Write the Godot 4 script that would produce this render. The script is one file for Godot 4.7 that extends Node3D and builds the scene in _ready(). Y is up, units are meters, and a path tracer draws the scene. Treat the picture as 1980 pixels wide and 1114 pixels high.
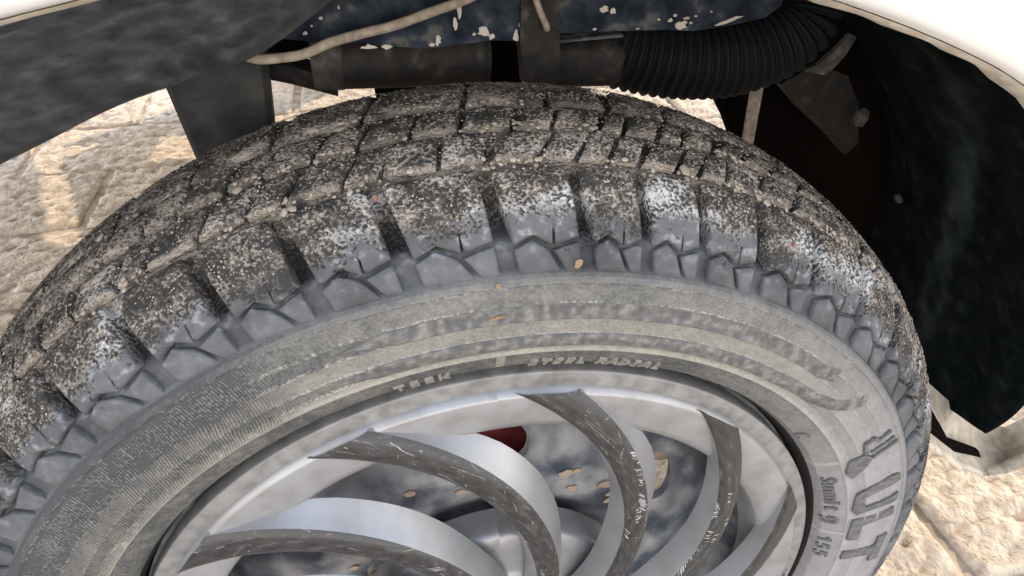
extends Node3D
# A car wheel seen close up under its wheel arch, on brick paving.
const HUB := 0.281            # height of the wheel axis above the paving
var rng := RandomNumberGenerator.new()
var names := {}
# ---- tyre profile tables (arc length s along the profile, 0 at the foot of the shoulder lugs)
var PR := PackedFloat32Array()
var PZ := PackedFloat32Array()
var NR := PackedFloat32Array()
var NZ := PackedFloat32Array()
var S0 := 0.0
const DS := 0.0005
var pitch: Array = []

# ------------------------------------------------------------------ helpers
func numbered(called: String, parent: Node) -> String:
	var key := str(parent.get_instance_id()) + called
	var n: int = names.get(key, 0)
	names[key] = n + 1
	return called if n == 0 else "%s_%03d" % [called, n]

func lin(r: float, g: float, b: float) -> Color:
	return Color(r, g, b).linear_to_srgb()

func mat(c: Color, rough := 0.7, metal := 0.0, spec := 0.5) -> StandardMaterial3D:
	var m := StandardMaterial3D.new()
	m.albedo_color = c
	m.roughness = rough
	m.metallic = metal
	m.metallic_specular = spec
	return m

func thing(called: String, label: String, category: String, at := Vector3.ZERO, group := "") -> Node3D:
	var o := Node3D.new()
	o.name = numbered(called, self)
	add_child(o, true)
	o.position = at
	o.set_meta("label", label)
	o.set_meta("category", category)
	if group != "":
		o.set_meta("group", group)
	return o

func put(called: String, mesh: Mesh, m: Material, parent: Node, at := Vector3.ZERO) -> MeshInstance3D:
	var o := MeshInstance3D.new()
	o.name = numbered(called, parent)
	o.mesh = mesh
	o.material_override = m
	o.position = at
	parent.add_child(o, true)
	return o

# a grid of points with one smooth normal each; pts[i * (nv) + j]
func grid(pts: PackedVector3Array, uvs: PackedVector2Array, nu: int, nv: int, flip := false, st: SurfaceTool = null, base := 0) -> SurfaceTool:
	if st == null:
		st = SurfaceTool.new()
		st.begin(Mesh.PRIMITIVE_TRIANGLES)
	for k in pts.size():
		if uvs.size() > k:
			st.set_uv(uvs[k])
		else:
			st.set_uv(Vector2.ZERO)
		st.add_vertex(pts[k])
	for i in nu - 1:
		for j in nv - 1:
			var a := base + i * nv + j
			var b := a + 1
			var c := a + nv
			var d := c + 1
			if flip:
				st.add_index(a); st.add_index(c); st.add_index(b)
				st.add_index(b); st.add_index(c); st.add_index(d)
			else:
				st.add_index(a); st.add_index(b); st.add_index(c)
				st.add_index(b); st.add_index(d); st.add_index(c)
	return st

func finish(st: SurfaceTool) -> ArrayMesh:
	st.generate_normals()
	return st.commit()

# a surface turned about the wheel axis: profile of (r, z), angles in degrees clockwise from the top
func revolve(prof: Array, a0: float, a1: float, steps: int, flip := false) -> ArrayMesh:
	var pts := PackedVector3Array()
	var uvs := PackedVector2Array()
	var run := 0.0
	var runs: Array = [0.0]
	for k in range(1, prof.size()):
		run += (prof[k] as Vector2).distance_to(prof[k - 1])
		runs.append(run)
	for i in steps + 1:
		var t: float = deg_to_rad(lerpf(a0, a1, float(i) / steps))
		for k in prof.size():
			var p: Vector2 = prof[k]
			pts.append(Vector3(p.x * sin(t), p.x * cos(t), p.y))
			uvs.append(Vector2(t * 0.3, runs[k]))
	return finish(grid(pts, uvs, steps + 1, prof.size(), flip))

# a flat outline given thickness (front face at z, back face at z - thick), edges bevelled
func slab(outline: Array, thick: float, bevel := 0.0015, tilt := Vector2.ZERO) -> ArrayMesh:
	var poly := PackedVector2Array(outline)
	if Geometry2D.is_polygon_clockwise(poly):
		poly.reverse()
	var inner := Geometry2D.offset_polygon(poly, -bevel)
	var st := SurfaceTool.new()
	st.begin(Mesh.PRIMITIVE_TRIANGLES)
	st.set_smooth_group(-1)
	var c := Vector2.ZERO
	for p in poly:
		c += p / poly.size()
	var zz := func(p: Vector2) -> float: return tilt.dot(p - c)
	var top := poly
	if inner.size() == 1 and (inner[0] as PackedVector2Array).size() == poly.size():
		# match the starting corner
		var q: PackedVector2Array = inner[0]
		var best := 0
		for k in q.size():
			if q[k].distance_to(poly[0]) < q[best].distance_to(poly[0]):
				best = k
		top = PackedVector2Array()
		for k in q.size():
			top.append(q[(best + k) % q.size()])
	var tri := Geometry2D.triangulate_polygon(top)
	for k in range(0, tri.size(), 3):
		for e in [0, 2, 1]:
			var p := top[tri[k + e]]
			st.set_uv(p)
			st.add_vertex(Vector3(p.x, p.y, zz.call(p)))
	tri = Geometry2D.triangulate_polygon(poly)
	for k in range(0, tri.size(), 3):
		for e in 3:
			var p := poly[tri[k + e]]
			st.set_uv(p)
			st.add_vertex(Vector3(p.x, p.y, zz.call(p) - thick))
	for k in poly.size():
		var n := (k + 1) % poly.size()
		var rings := [[top, 0.0, poly, -bevel], [poly, -bevel, poly, -thick]]
		for r in rings:
			var a: Vector2 = r[0][k]; var b: Vector2 = r[0][n]
			var d: Vector2 = r[2][k]; var f: Vector2 = r[2][n]
			var A := Vector3(a.x, a.y, zz.call(a) + r[1]); var B := Vector3(b.x, b.y, zz.call(b) + r[1])
			var D := Vector3(d.x, d.y, zz.call(d) + r[3]); var F := Vector3(f.x, f.y, zz.call(f) + r[3])
			for v in [A, B, D, B, F, D]:
				st.set_uv(Vector2(v.x, v.y))
				st.add_vertex(v)
	st.generate_normals()
	return st.commit()

# a tube along a smooth path, radius may vary: rad(k) given as array or one number
func tube(path: Array, radius: float, sides := 10, squash := 1.0, ribs := 0, rib := 0.0, steps := 0) -> ArrayMesh:
	var cv := Curve3D.new()
	for k in path.size():
		var p: Vector3 = path[k]
		var before: Vector3 = path[max(k - 1, 0)]
		var after: Vector3 = path[min(k + 1, path.size() - 1)]
		var tn := (after - before) / 6.0
		cv.add_point(p, -tn, tn)
	cv.bake_interval = 0.002
	var total := cv.get_baked_length()
	var n := steps if steps > 0 else path.size() * 6
	var pts := PackedVector3Array()
	var uvs := PackedVector2Array()
	for i in n + 1:
		var at := total * i / n
		var p := cv.sample_baked(at, true)
		var q := cv.sample_baked(minf(at + 0.001, total), true)
		var o := cv.sample_baked(maxf(at - 0.001, 0.0), true)
		var t := (q - o).normalized()
		var side := t.cross(Vector3(0, 0, 1)).normalized()
		var up := side.cross(t).normalized()
		var rr := radius
		if ribs > 0:
			var w: float = 0.5 + 0.5 * cos(TAU * ribs * float(i) / n)
			rr += rib * (pow(w, 0.7) - 0.5)
		for k in sides + 1:
			var a := TAU * k / sides
			pts.append(p + side * cos(a) * rr + up * sin(a) * rr * squash)
			uvs.append(Vector2(float(k) / sides, at))
	return finish(grid(pts, uvs, n + 1, sides + 1))

func rounded_box(size: Vector3, r: float) -> ArrayMesh:
	# a box whose edges are rounded: a subdivided box pushed out from an inner box
	var bm := BoxMesh.new()
	bm.size = size
	bm.subdivide_width = 6; bm.subdivide_height = 6; bm.subdivide_depth = 6
	var st := SurfaceTool.new()
	st.create_from(bm, 0)
	var arr := st.commit_to_arrays()
	var v: PackedVector3Array = arr[Mesh.ARRAY_VERTEX]
	var nn: PackedVector3Array = arr[Mesh.ARRAY_NORMAL]
	var half := size * 0.5 - Vector3(r, r, r)
	for k in v.size():
		var c := v[k].clamp(-half, half)
		var d := (v[k] - c)
		if d.length() > 1e-7:
			nn[k] = d.normalized()
			v[k] = c + nn[k] * r
	arr[Mesh.ARRAY_VERTEX] = v
	arr[Mesh.ARRAY_NORMAL] = nn
	arr[Mesh.ARRAY_TANGENT] = null
	var am := ArrayMesh.new()
	am.add_surface_from_arrays(Mesh.PRIMITIVE_TRIANGLES, arr)
	return am

func noise_bytes(seed_: int, freq: float, w: int, h: int, oct := 3, kind := FastNoiseLite.TYPE_SIMPLEX_SMOOTH) -> PackedByteArray:
	var n := FastNoiseLite.new()
	n.seed = seed_
	n.noise_type = kind
	n.frequency = freq
	n.fractal_octaves = oct
	if oct == 1:
		n.fractal_type = FastNoiseLite.FRACTAL_NONE
	return n.get_image(w, h, false, false, true).get_data()

func tex(img: Image) -> ImageTexture:
	img.generate_mipmaps()
	return ImageTexture.create_from_image(img)

# a seamless noise texture through a ramp of linear colours
func ramp_tex(seed_: int, freq: float, size: int, stops: Array, oct := 4) -> NoiseTexture2D:
	var g := Gradient.new()
	var off := PackedFloat32Array(); var col := PackedColorArray()
	for s in stops:
		off.append(s[0]); col.append(s[1])
	g.offsets = off
	g.colors = col
	var n := FastNoiseLite.new()
	n.seed = seed_; n.frequency = freq; n.fractal_octaves = oct
	n.noise_type = FastNoiseLite.TYPE_SIMPLEX_SMOOTH
	var t := NoiseTexture2D.new()
	t.width = size; t.height = size; t.seamless = true; t.noise = n; t.color_ramp = g
	return t

func bump_tex(seed_: int, freq: float, size: int, strength: float, oct := 4) -> NoiseTexture2D:
	var n := FastNoiseLite.new()
	n.seed = seed_; n.frequency = freq; n.fractal_octaves = oct
	n.noise_type = FastNoiseLite.TYPE_SIMPLEX_SMOOTH
	var t := NoiseTexture2D.new()
	t.width = size; t.height = size; t.seamless = true; t.noise = n
	t.as_normal_map = true; t.bump_strength = strength
	return t

func grimy(stops: Array, seed_: int, per_metre: float, rough: float, bump: float, freq := 0.012) -> StandardMaterial3D:
	var m := mat(Color.WHITE, rough)
	m.albedo_texture = ramp_tex(seed_, freq, 512, stops, 5)
	m.normal_enabled = true
	m.normal_texture = bump_tex(seed_ + 5, freq * 2.5, 512, 4.0, 4)
	m.normal_scale = bump
	m.uv1_triplanar = true
	m.uv1_world_triplanar = true
	m.uv1_scale = Vector3.ONE * per_metre
	return m

# ------------------------------------------------------------------ tyre surface
func build_profile() -> void:
	var side := [Vector2(0.1862, -0.016), Vector2(0.1874, -0.006), Vector2(0.1888, -0.0035), Vector2(0.1902, -0.0008), Vector2(0.1930, 0.0050), Vector2(0.198, 0.0082), Vector2(0.2036, 0.0106), Vector2(0.2045, 0.0117), Vector2(0.2056, 0.0111), Vector2(0.2079, 0.0117), Vector2(0.2083, 0.0123), Vector2(0.2088, 0.0119), Vector2(0.2137, 0.0127), Vector2(0.2141, 0.0132), Vector2(0.2146, 0.0128), Vector2(0.2217, 0.0129), Vector2(0.2221, 0.0134), Vector2(0.2226, 0.0129), Vector2(0.2283, 0.0123), Vector2(0.2287, 0.0127), Vector2(0.2292, 0.0121), Vector2(0.232, 0.0116), Vector2(0.2364, 0.0106), Vector2(0.2374, 0.0113), Vector2(0.2386, 0.0102), Vector2(0.2403, 0.009)]
	var tread := [Vector2(0.250, 0.0055), Vector2(0.258, 0.0), Vector2(0.2645, -0.006), Vector2(0.269, -0.012), Vector2(0.274, -0.022), Vector2(0.2785, -0.035), Vector2(0.2803, -0.048), Vector2(0.2812, -0.058), Vector2(0.2812, -0.072), Vector2(0.279, -0.086), Vector2(0.2745, -0.096), Vector2(0.264, -0.107), Vector2(0.25, -0.115), Vector2(0.235, -0.121), Vector2(0.215, -0.123), Vector2(0.196, -0.119), Vector2(0.186, -0.108)]
	var all := side + tread
	var ss: Array = [0.0]
	for k in range(1, all.size()):
		ss.append(ss[k - 1] + (all[k] as Vector2).distance_to(all[k - 1]))
	S0 = -ss[side.size() - 1]
	var n := int(ss[-1] / DS)
	var raw: Array = []
	var k := 0
	for i in n + 1:
		var s := i * DS
		while k < all.size() - 2 and ss[k + 1] < s:
			k += 1
		raw.append((all[k] as Vector2).lerp(all[k + 1], (s - ss[k]) / (ss[k + 1] - ss[k])))
	var sm: Array = []
	for i in n + 1:
		var w := 5 if i * DS + S0 > 0.003 else 0
		var acc := Vector2.ZERO
		var cnt := 0
		for j in range(maxi(i - w, 0), mini(i + w, n) + 1):
			acc += raw[j]; cnt += 1
		sm.append(acc / cnt)
	for i in n + 1:
		var d: Vector2 = (sm[mini(i + 2, n)] - sm[maxi(i - 2, 0)])
		d = d.normalized()
		PR.append(sm[i].x); PZ.append(sm[i].y)
		NR.append(-d.y); NZ.append(d.x)

# point on the tyre at angle t (degrees), arc length s (metres), height h above the surface
func tyre_at(t: float, s: float, h := 0.0) -> Vector3:
	var f := clampf((s - S0) / DS, 0.0, PR.size() - 1.001)
	var i := int(f)
	f -= i
	var r := lerpf(PR[i], PR[i + 1], f) + lerpf(NR[i], NR[i + 1], f) * h
	var z := lerpf(PZ[i], PZ[i + 1], f) + lerpf(NZ[i], NZ[i + 1], f) * h
	var a := deg_to_rad(t)
	return Vector3(r * sin(a), r * cos(a), z)

func tyre_normal(t: float, s: float) -> Vector3:
	var i := int(clampf((s - S0) / DS, 0.0, PR.size() - 1.001))
	var a := deg_to_rad(t)
	return Vector3(NR[i] * sin(a), NR[i] * cos(a), NZ[i])

func tyre_uv(t: float, s: float) -> Vector2:
	if t > 97.0:      # the far half runs back the same way, so that no seam shows
		t = 97.0 - (t - 97.0) * 182.0 / 178.0
	return Vector2(clampf((t + 85.0) / 182.0, 0.0006, 0.9994), (s + 0.07) / 0.20)

func s_of_r(r: float) -> float:   # arc length on the near sidewall at radius r
	for i in PR.size():
		if PR[i] >= r:
			return S0 + i * DS
	return 0.0

# centre of the lateral groove number k at arc length s
func groove_at(k: int, s: float) -> float:
	return pitch[k] - 1.3 * clampf(s / 0.042, 0.0, 1.0)

# a rubber block: left and right edges are functions of v, s runs from s0(u) to s1(u)
func block(left: Callable, right: Callable, low: Callable, high: Callable, depth: float, nu: int, nv: int, chamfer := 0.0007, columns: Array = []) -> ArrayMesh:
	var us: Array = [0.0, 0.0]
	var vs: Array = [0.0, 0.0]
	if columns.is_empty():
		for i in nu + 1:
			us.append(lerpf(0.06, 0.94, float(i) / nu))
	else:
		us.append_array(columns)
	for j in nv + 1:
		vs.append(lerpf(0.05, 0.95, float(j) / nv))
	us.append_array([1.0, 1.0]); vs.append_array([1.0, 1.0])
	var pts := PackedVector3Array(); var uvs := PackedVector2Array()
	for i in us.size():
		for j in vs.size():
			var u: float = us[i]; var v: float = vs[j]
			var h := 0.0
			if i == 0 or j == 0 or i == us.size() - 1 or j == vs.size() - 1:
				h = -depth
			elif i == 1 or j == 1 or i == us.size() - 2 or j == vs.size() - 2:
				h = -chamfer
			else:
				h = rng.randf_range(-0.00022, 0.00022)
			var s := lerpf(low.call(u), high.call(u), v)
			var t := lerpf(left.call(v), right.call(v), u)
			pts.append(tyre_at(t, s, h))
			var du := depth * 200.0 * (-1.0 if i == 0 else (1.0 if i == us.size() - 1 else 0.0))
			var dv := depth * (-1.0 if j == 0 else (1.0 if j == vs.size() - 1 else 0.0))
			uvs.append(tyre_uv(t + du, s + dv))
	return finish(grid(pts, uvs, us.size(), vs.size()))

func make_tyre_textures() -> Array:
	var W := 2048; var H := 640
	var nf := noise_bytes(3, 0.16, W, H, 3)
	var ng := noise_bytes(11, 0.30, W, H, 2)
	var nm := noise_bytes(4, 0.03, W, H, 3)
	var nl := noise_bytes(5, 0.008, W, H, 2)
	var ns := noise_bytes(6, 0.05, W, H, 4)
	var col := PackedByteArray(); col.resize(W * H * 3)
	var hgt := PackedByteArray(); hgt.resize(W * H)
	var lut := PackedByteArray(); lut.resize(1025)
	for k in 1025:
		lut[k] = int(clampf(Color(k / 1024.0, 0, 0).linear_to_srgb().r * 255.0 + 0.5, 0, 255))
	for y in H:
		var s := (float(y) / H * 0.20 - 0.07) * 1000.0      # mm
		var ring := 0.0
		var r := 0.0
		if s < 0.0:
			r = PR[clampi(int((s * 0.001 - S0) / DS), 0, PR.size() - 1)]
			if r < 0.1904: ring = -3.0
			elif r < 0.2037: ring = 0.20
			elif r < 0.2056: ring = 0.95
			elif r < 0.2082: ring = 0.85
			elif r < 0.2142: ring = 0.36
			elif r < 0.2222: ring = 0.66
			elif r < 0.2284: ring = 0.34
			elif r < 0.2365: ring = 0.44
			elif r < 0.2390: ring = 0.62
			else: ring = 0.36
		for x in W:
			var t := float(x) / W * 182.0 - 85.0
			var q := y * W + x
			var f := nf[q] / 255.0; var m := nm[q] / 255.0; var l := nl[q] / 255.0; var e := ns[q] / 255.0
			var g := ng[q] / 255.0
			var cr: float; var cg: float; var cb: float
			var hh := 0.5
			if s < 0.0:
				var d := ring * 0.95 + (m - 0.5) * 0.20 + (e - 0.5) * 0.26 + (f - 0.5) * 0.34 + (l - 0.5) * 0.26 - 0.02
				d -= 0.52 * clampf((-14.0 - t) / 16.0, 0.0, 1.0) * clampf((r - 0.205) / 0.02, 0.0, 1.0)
				var line := minf(minf(absf(r - 0.2056), absf(r - 0.2084)), minf(minf(absf(r - 0.2142), absf(r - 0.2224)), minf(absf(r - 0.2286), absf(r - 0.2364))))
				if line < 0.0006:
					d += 0.55 * clampf((f - 0.42) * 4.0, 0.0, 1.0) * clampf((l + e - 0.8) * 4.0, 0.0, 1.0)
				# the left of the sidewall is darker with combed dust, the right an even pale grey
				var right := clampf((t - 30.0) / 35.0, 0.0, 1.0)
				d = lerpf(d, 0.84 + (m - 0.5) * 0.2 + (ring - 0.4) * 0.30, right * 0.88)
				if t < -20.0 and r > 0.2046 and r < 0.2345:
					var k: float = clampf((-20.0 - t) / 6.0, 0.0, 1.0) * clampf((m - 0.12) * 4.0, 0.0, 1.0)
					var ph := t * 0.0174533 * r * 1000.0 / 1.35 + (r - 0.218) * (r - 0.218) * 9000.0 + (r - 0.21) * 190.0 + (l - 0.5) * 2.0 + (m - 0.5) * 0.6
					var st: float = 0.5 + 0.5 * sin(ph * TAU)
					d = lerpf(d, st * 0.85 - 0.06 + (m - 0.5) * 0.5, k * 0.7 * clampf((f - 0.25) * 3.0, 0.3, 1.0))
					hh += (st - 0.5) * 0.35 * k
				if r < 0.2042 and r > 0.190 and (absf(t - 0.2) < 0.55 or absf(t - 61.5) < 0.35 or absf(t - 81.5) < 0.35):
					d += 0.5; hh += 0.15
				d = clampf(d, 0.0, 1.0)
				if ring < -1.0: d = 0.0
				var edge := clampf((-s - 0.0) / 8.0, 0.0, 1.0)
				cr = lerpf(0.049, lerpf(0.17, 0.270, edge), d); cg = lerpf(0.052, lerpf(0.168, 0.256, edge), d); cb = lerpf(0.055, lerpf(0.164, 0.220, edge), d)
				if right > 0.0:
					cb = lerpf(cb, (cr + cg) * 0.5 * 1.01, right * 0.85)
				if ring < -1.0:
					cr = 0.010; cg = 0.0095; cb = 0.009  # shadow gap beside the wheel cover, painted near-black into the rubber colour
				hh += (e - 0.5) * 0.14 + (f - 0.5) * 0.16
			else:
				var limit := 20.5 + (m - 0.5) * 16.0 + (l - 0.5) * 12.0 + (f - 0.5) * 14.0
				# dust that clings to the tread, fine crumbs over dark rubber
				var w := clampf((s - limit) / 4.5 + 0.5, 0.0, 1.0)
				var d := clampf((f * 0.60 + g * 0.40 + (m - 0.5) * 0.42 + (l - 0.5) * 0.35 - 0.40) * 4.2, 0.0, 1.0)
				var grey := clampf((l - 0.47) * 5.0, 0.0, 1.0) * clampf(1.2 - absf(s - 32.0) / 22.0, 0.0, 1.0)
				d = maxf(d, clampf((f + (m - 0.5) * 0.5 - 0.36) * 6.0, 0.0, 1.0) * grey)
				var deep := clampf((s - 44.0) / 36.0, 0.0, 1.0)
				var tr := lerpf(lerpf(0.37, 0.47, grey), 0.32, deep); var tg := lerpf(lerpf(0.322, 0.47, grey), 0.282, deep); var tb := lerpf(lerpf(0.270, 0.455, grey), 0.238, deep)
				var rb := 0.086 * (0.55 + 0.9 * l) * (0.8 + 0.4 * e)
				rb += 0.11 * clampf((e - 0.60) * 5.0, 0.0, 1.0) * clampf((s - 4.0) / 12.0, 0.0, 1.0)
				var film := clampf((e + m - 0.95) * 0.9, 0.0, 1.0)
				cr = lerpf(rb * 0.96, lerpf(lerpf(0.026, 0.12, film), tr, d), w)
				cg = lerpf(rb, lerpf(lerpf(0.0245, 0.108, film), tg, d), w)
				cb = lerpf(rb * 1.045, lerpf(lerpf(0.0225, 0.095, film), tb, d), w)
				hh = 0.5 + (d - 0.5) * 0.7 * w + (e - 0.5) * 0.25
				# packed dirt along the grooves that run round the tyre
				var gd := 0.0
				if s > 41.0 and s < 48.0: gd = clampf(1.5 - absf(s - 44.5) / 2.4, 0.0, 1.0)
				elif s > 60.0 and s < 67.0: gd = 0.85 * clampf(1.5 - absf(s - 63.5) / 2.4, 0.0, 1.0)
				elif s > 79.0 and s < 86.0: gd = 0.5 * clampf(1.5 - absf(s - 82.5) / 2.4, 0.0, 1.0)
				if gd > 0.0:
					gd *= clampf((m - 0.2) * 4.0, 0.15, 1.0)
					var z := 0.8 + 0.4 * e
					z *= 1.0 - 0.35 * deep
					cr = lerpf(cr, 0.32 * z, gd); cg = lerpf(cg, 0.275 * z, gd); cb = lerpf(cb, 0.226 * z, gd)
			col[q * 3] = lut[int(clampf(cr, 0, 1) * 1024)]
			col[q * 3 + 1] = lut[int(clampf(cg, 0, 1) * 1024)]
			col[q * 3 + 2] = lut[int(clampf(cb, 0, 1) * 1024)]
			hgt[q] = int(clampf(hh, 0, 1) * 255)
	# groove floors: darkened with painted shade low on the shoulder, filled with dirt towards the crown
	var img := Image.create_from_data(W, H, false, Image.FORMAT_RGB8, col)
	var nrm := Image.create_from_data(W, H, false, Image.FORMAT_L8, hgt)
	nrm.convert(Image.FORMAT_RGBA8)
	nrm.bump_map_to_normal_map(6.0)
	return [tex(img), tex(nrm)]

func make_tyre(parent: Node3D) -> void:
	build_profile()
	pitch = [-82.0, -73.5, -65.0, -56.5, -47.6, -38.9, -30.2, -22.5, -15.2, -7.4, 1.1, 8.4, 14.0, 19.8, 26.3, 33.7, 41.6, 49.4, 57.2, 65.0, 72.6, 80.2, 88.0]
	var a := 88.0
	while a < 277.0 - 8.0:
		a += 7.6
		pitch.append(a)
	pitch.append(278.0)
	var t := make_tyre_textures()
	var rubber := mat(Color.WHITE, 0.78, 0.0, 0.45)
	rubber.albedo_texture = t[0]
	rubber.normal_enabled = true
	rubber.normal_texture = t[1]
	rubber.normal_scale = 0.9
	var bare := grimy([[0.25, lin(0.030, 0.032, 0.036)], [0.6, lin(0.075, 0.080, 0.088)], [0.85, lin(0.12, 0.12, 0.12)]], 40, 30.0, 0.6, 0.3)
	# carcass: the sidewalls and, between the blocks, the floors of the grooves
	var pts := PackedVector3Array(); var uvs := PackedVector2Array()
	var list: Array = []
	var s := S0
	var s_end := S0 + (PR.size() - 2) * DS
	while s < s_end:
		list.append(s)
		s += 0.0004 if s < 0.0 else 0.002
	list.append(s_end)
	var steps := 300
	for i in steps + 1:
		var th := 360.0 * i / steps - 85.0
		for sv in list:
			var sm: float = sv * 1000.0
			var h := 0.0
			if sm > 0.0 and sm < 126.0:
				h = -0.0032 * smoothstep(0.0, 4.0, sm) - 0.0050 * smoothstep(12.0, 20.0, sm) + 0.0042 * smoothstep(26.0, 36.0, sm)
				h *= 1.0 - smoothstep(112.0, 126.0, sm)
			pts.append(tyre_at(th, sv, h))
			uvs.append(tyre_uv(th, sv))
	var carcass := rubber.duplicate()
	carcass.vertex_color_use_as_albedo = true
	var cst := SurfaceTool.new()
	cst.begin(Mesh.PRIMITIVE_TRIANGLES)
	for k in pts.size():
		var sm: float = list[k % list.size()] * 1000.0
		var floor_shade := 1.0  # tints cleaner rubber and paints in the shade between the blocks
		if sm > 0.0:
			floor_shade = 1.0 - 0.30 * smoothstep(0.0, 3.0, sm) - 0.45 * smoothstep(13.0, 19.0, sm) + 0.45 * smoothstep(27.0, 40.0, sm)
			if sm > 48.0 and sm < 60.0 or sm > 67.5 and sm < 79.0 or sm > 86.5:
				floor_shade = 0.65
		cst.set_color(Color(floor_shade, floor_shade, floor_shade))
		cst.set_uv(uvs[k])
		cst.add_vertex(pts[k])
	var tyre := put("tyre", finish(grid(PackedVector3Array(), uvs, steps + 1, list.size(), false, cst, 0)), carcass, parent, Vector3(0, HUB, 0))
	# blocks, pitch by pitch
	for k in pitch.size() - 1:
		var w: float = pitch[k + 1] - pitch[k]
		var left_edge := func(sv: float) -> float: return groove_at(k, sv) + (0.95 if sv < 0.012 else lerpf(0.95, 0.70, clampf((sv - 0.012) / 0.02, 0, 1))) * clampf(w / 7.5, 0.75, 1.1)
		var right_edge := func(sv: float) -> float: return groove_at(k + 1, sv) - (0.75 if sv < 0.012 else lerpf(0.75, 0.60, clampf((sv - 0.012) / 0.02, 0, 1))) * clampf(w / 7.5, 0.75, 1.1)
		# zigzag step between the lower and upper lugs, 11 to 15 mm up
		var zig := func(u: float) -> float:
			if u < 0.30: return lerpf(0.0108, 0.0142, u / 0.30)
			if u < 0.60: return lerpf(0.0142, 0.0098, (u - 0.30) / 0.30)
			return lerpf(0.0098, 0.0130, (u - 0.60) / 0.40)
		var zg := 0.0010
		var split_low := func(v: float) -> float: return lerpf(0.72, 0.56, v)
		var mix_edge := func(u: float, v: float, sa: float, sb: float) -> float:
			var sv := lerpf(sa, sb, v)
			return lerpf(left_edge.call(sv), right_edge.call(sv), u)
		put("shoulder_lug", block(func(v: float) -> float: return mix_edge.call(0.0, v, 0.0006, 0.012), func(v: float) -> float: return mix_edge.call(split_low.call(v) - 0.045, v, 0.0006, 0.012), func(_u: float) -> float: return 0.0006, func(u: float) -> float: return zig.call(u * 0.58) - zg, 0.0030, 4, 4), rubber, tyre)
		put("shoulder_lug", block(func(v: float) -> float: return mix_edge.call(split_low.call(v) + 0.045, v, 0.0006, 0.012), func(v: float) -> float: return mix_edge.call(1.0, v, 0.0006, 0.012), func(_u: float) -> float: return 0.0006, func(u: float) -> float: return zig.call(0.6 + 0.4 * u) - zg, 0.0030, 4, 4), rubber, tyre)
		# upper lug: its foot follows the zigzag; a short sipe splits the foot
		var notch := func(u: float) -> float: return 0.0062 if absf(u - 0.605) < 0.018 else 0.0
		put("shoulder_block", block(func(v: float) -> float: return mix_edge.call(0.0, v, 0.012, 0.0425), func(v: float) -> float: return mix_edge.call(1.0, v, 0.012, 0.0425), func(u: float) -> float: return zig.call(u) + zg + notch.call(u), func(_u: float) -> float: return 0.0423 + rng.randf_range(-0.0006, 0.0006), 0.0075, 4, 9, 0.0008, [0.04, 0.16, 0.3, 0.43, 0.54, 0.582, 0.589, 0.605, 0.621, 0.628, 0.70, 0.82, 0.96]), rubber, tyre)
		# two rows of crown blocks and the far shoulder
		var rows := [[0.0464, 0.0610, -0.6, 0.5], [0.0657, 0.0800, 2.2, 0.5], [0.0845, 0.118, -1.4, 0.55]]
		for row in rows:
			var sh: float = row[2]
			var a0: float = pitch[k] + sh + row[3] * 0.55; var a1: float = pitch[k + 1] + sh - row[3] * 0.55
			var cut := lerpf(a0, a1, rng.randf_range(0.36, 0.62)); var lean := rng.randf_range(0.6, 2.2)
			var jog := rng.randf_range(-0.0012, 0.0012)
			var spans := [[a0, cut - 0.22], [cut + 0.22, a1]] if row[0] < 0.08 else [[a0, a1]]
			for sp in spans:
				put("tread_block", block(func(v: float) -> float: return sp[0] + v * lean, func(v: float) -> float: return sp[1] + v * lean, func(u: float) -> float: return row[0] + jog * u, func(u: float) -> float: return row[1] + jog * (1.0 - u), 0.0036, 4, 6 if row[0] > 0.08 else 4, 0.0013), rubber, tyre)
				jog = -jog
	# raised bands that curl round at their right end
	var worn := grimy([[0.2, lin(0.068, 0.068, 0.068)], [0.55, lin(0.11, 0.108, 0.102)], [0.85, lin(0.19, 0.18, 0.16)]], 60, 25.0, 0.75, 0.5)
	var bands := [[[-16.0, 0.2252], [0.0, 0.2253], [20.0, 0.2254], [34.0, 0.2254], [41.0, 0.2250], [43.6, 0.2275]], [[-18.0, 0.2110], [0.0, 0.2111], [20.0, 0.2112], [36.0, 0.2112], [44.0, 0.2125], [47.6, 0.2165], [49.8, 0.2225], [51.0, 0.2300]]]
	for b in bands:
		var bp := PackedVector3Array(); var buv := PackedVector2Array()
		var fine: Array = []
		for k in b.size() - 1:
			var seg := maxi(int((b[k + 1][0] - b[k][0]) / 1.0), 4)
			for q in seg:
				fine.append(Vector2(lerpf(b[k][0], b[k + 1][0], float(q) / seg), lerpf(b[k][1], b[k + 1][1], float(q) / seg)))
		fine.append(Vector2(b[-1][0], b[-1][1]))
		for k in fine.size():
			var p: Vector2 = fine[k]
			var pa: Vector2 = fine[maxi(k - 1, 0)]; var pb: Vector2 = fine[mini(k + 1, fine.size() - 1)]
			var d := Vector2((pb.x - pa.x) * 0.0174533 * p.y, pb.y - pa.y).normalized()
			var nrm := Vector2(-d.y, d.x)
			var hw := 0.0030 * smoothstep(0.0, 6.0, float(k)) + 0.0002
			for e in [[-1.10, -0.0006], [-1.0, 0.0004], [-0.90, 0.00048], [0.90, 0.00048], [1.0, 0.0004], [1.10, -0.0006]]:
				var off: Vector2 = nrm * hw * e[0]
				var rr := p.y + off.y
				bp.append(tyre_at(p.x + off.x / 0.0174533 / p.y, s_of_r(rr), e[1]))
				buv.append(Vector2.ZERO)
		put("raised_band", finish(grid(bp, buv, fine.size(), 6)), worn, tyre)
	lettering(tyre)
	# crumbs of dry earth all over the crown
	var oct := SphereMesh.new()
	oct.radius = 0.5; oct.height = 0.8; oct.radial_segments = 5; oct.rings = 2
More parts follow.
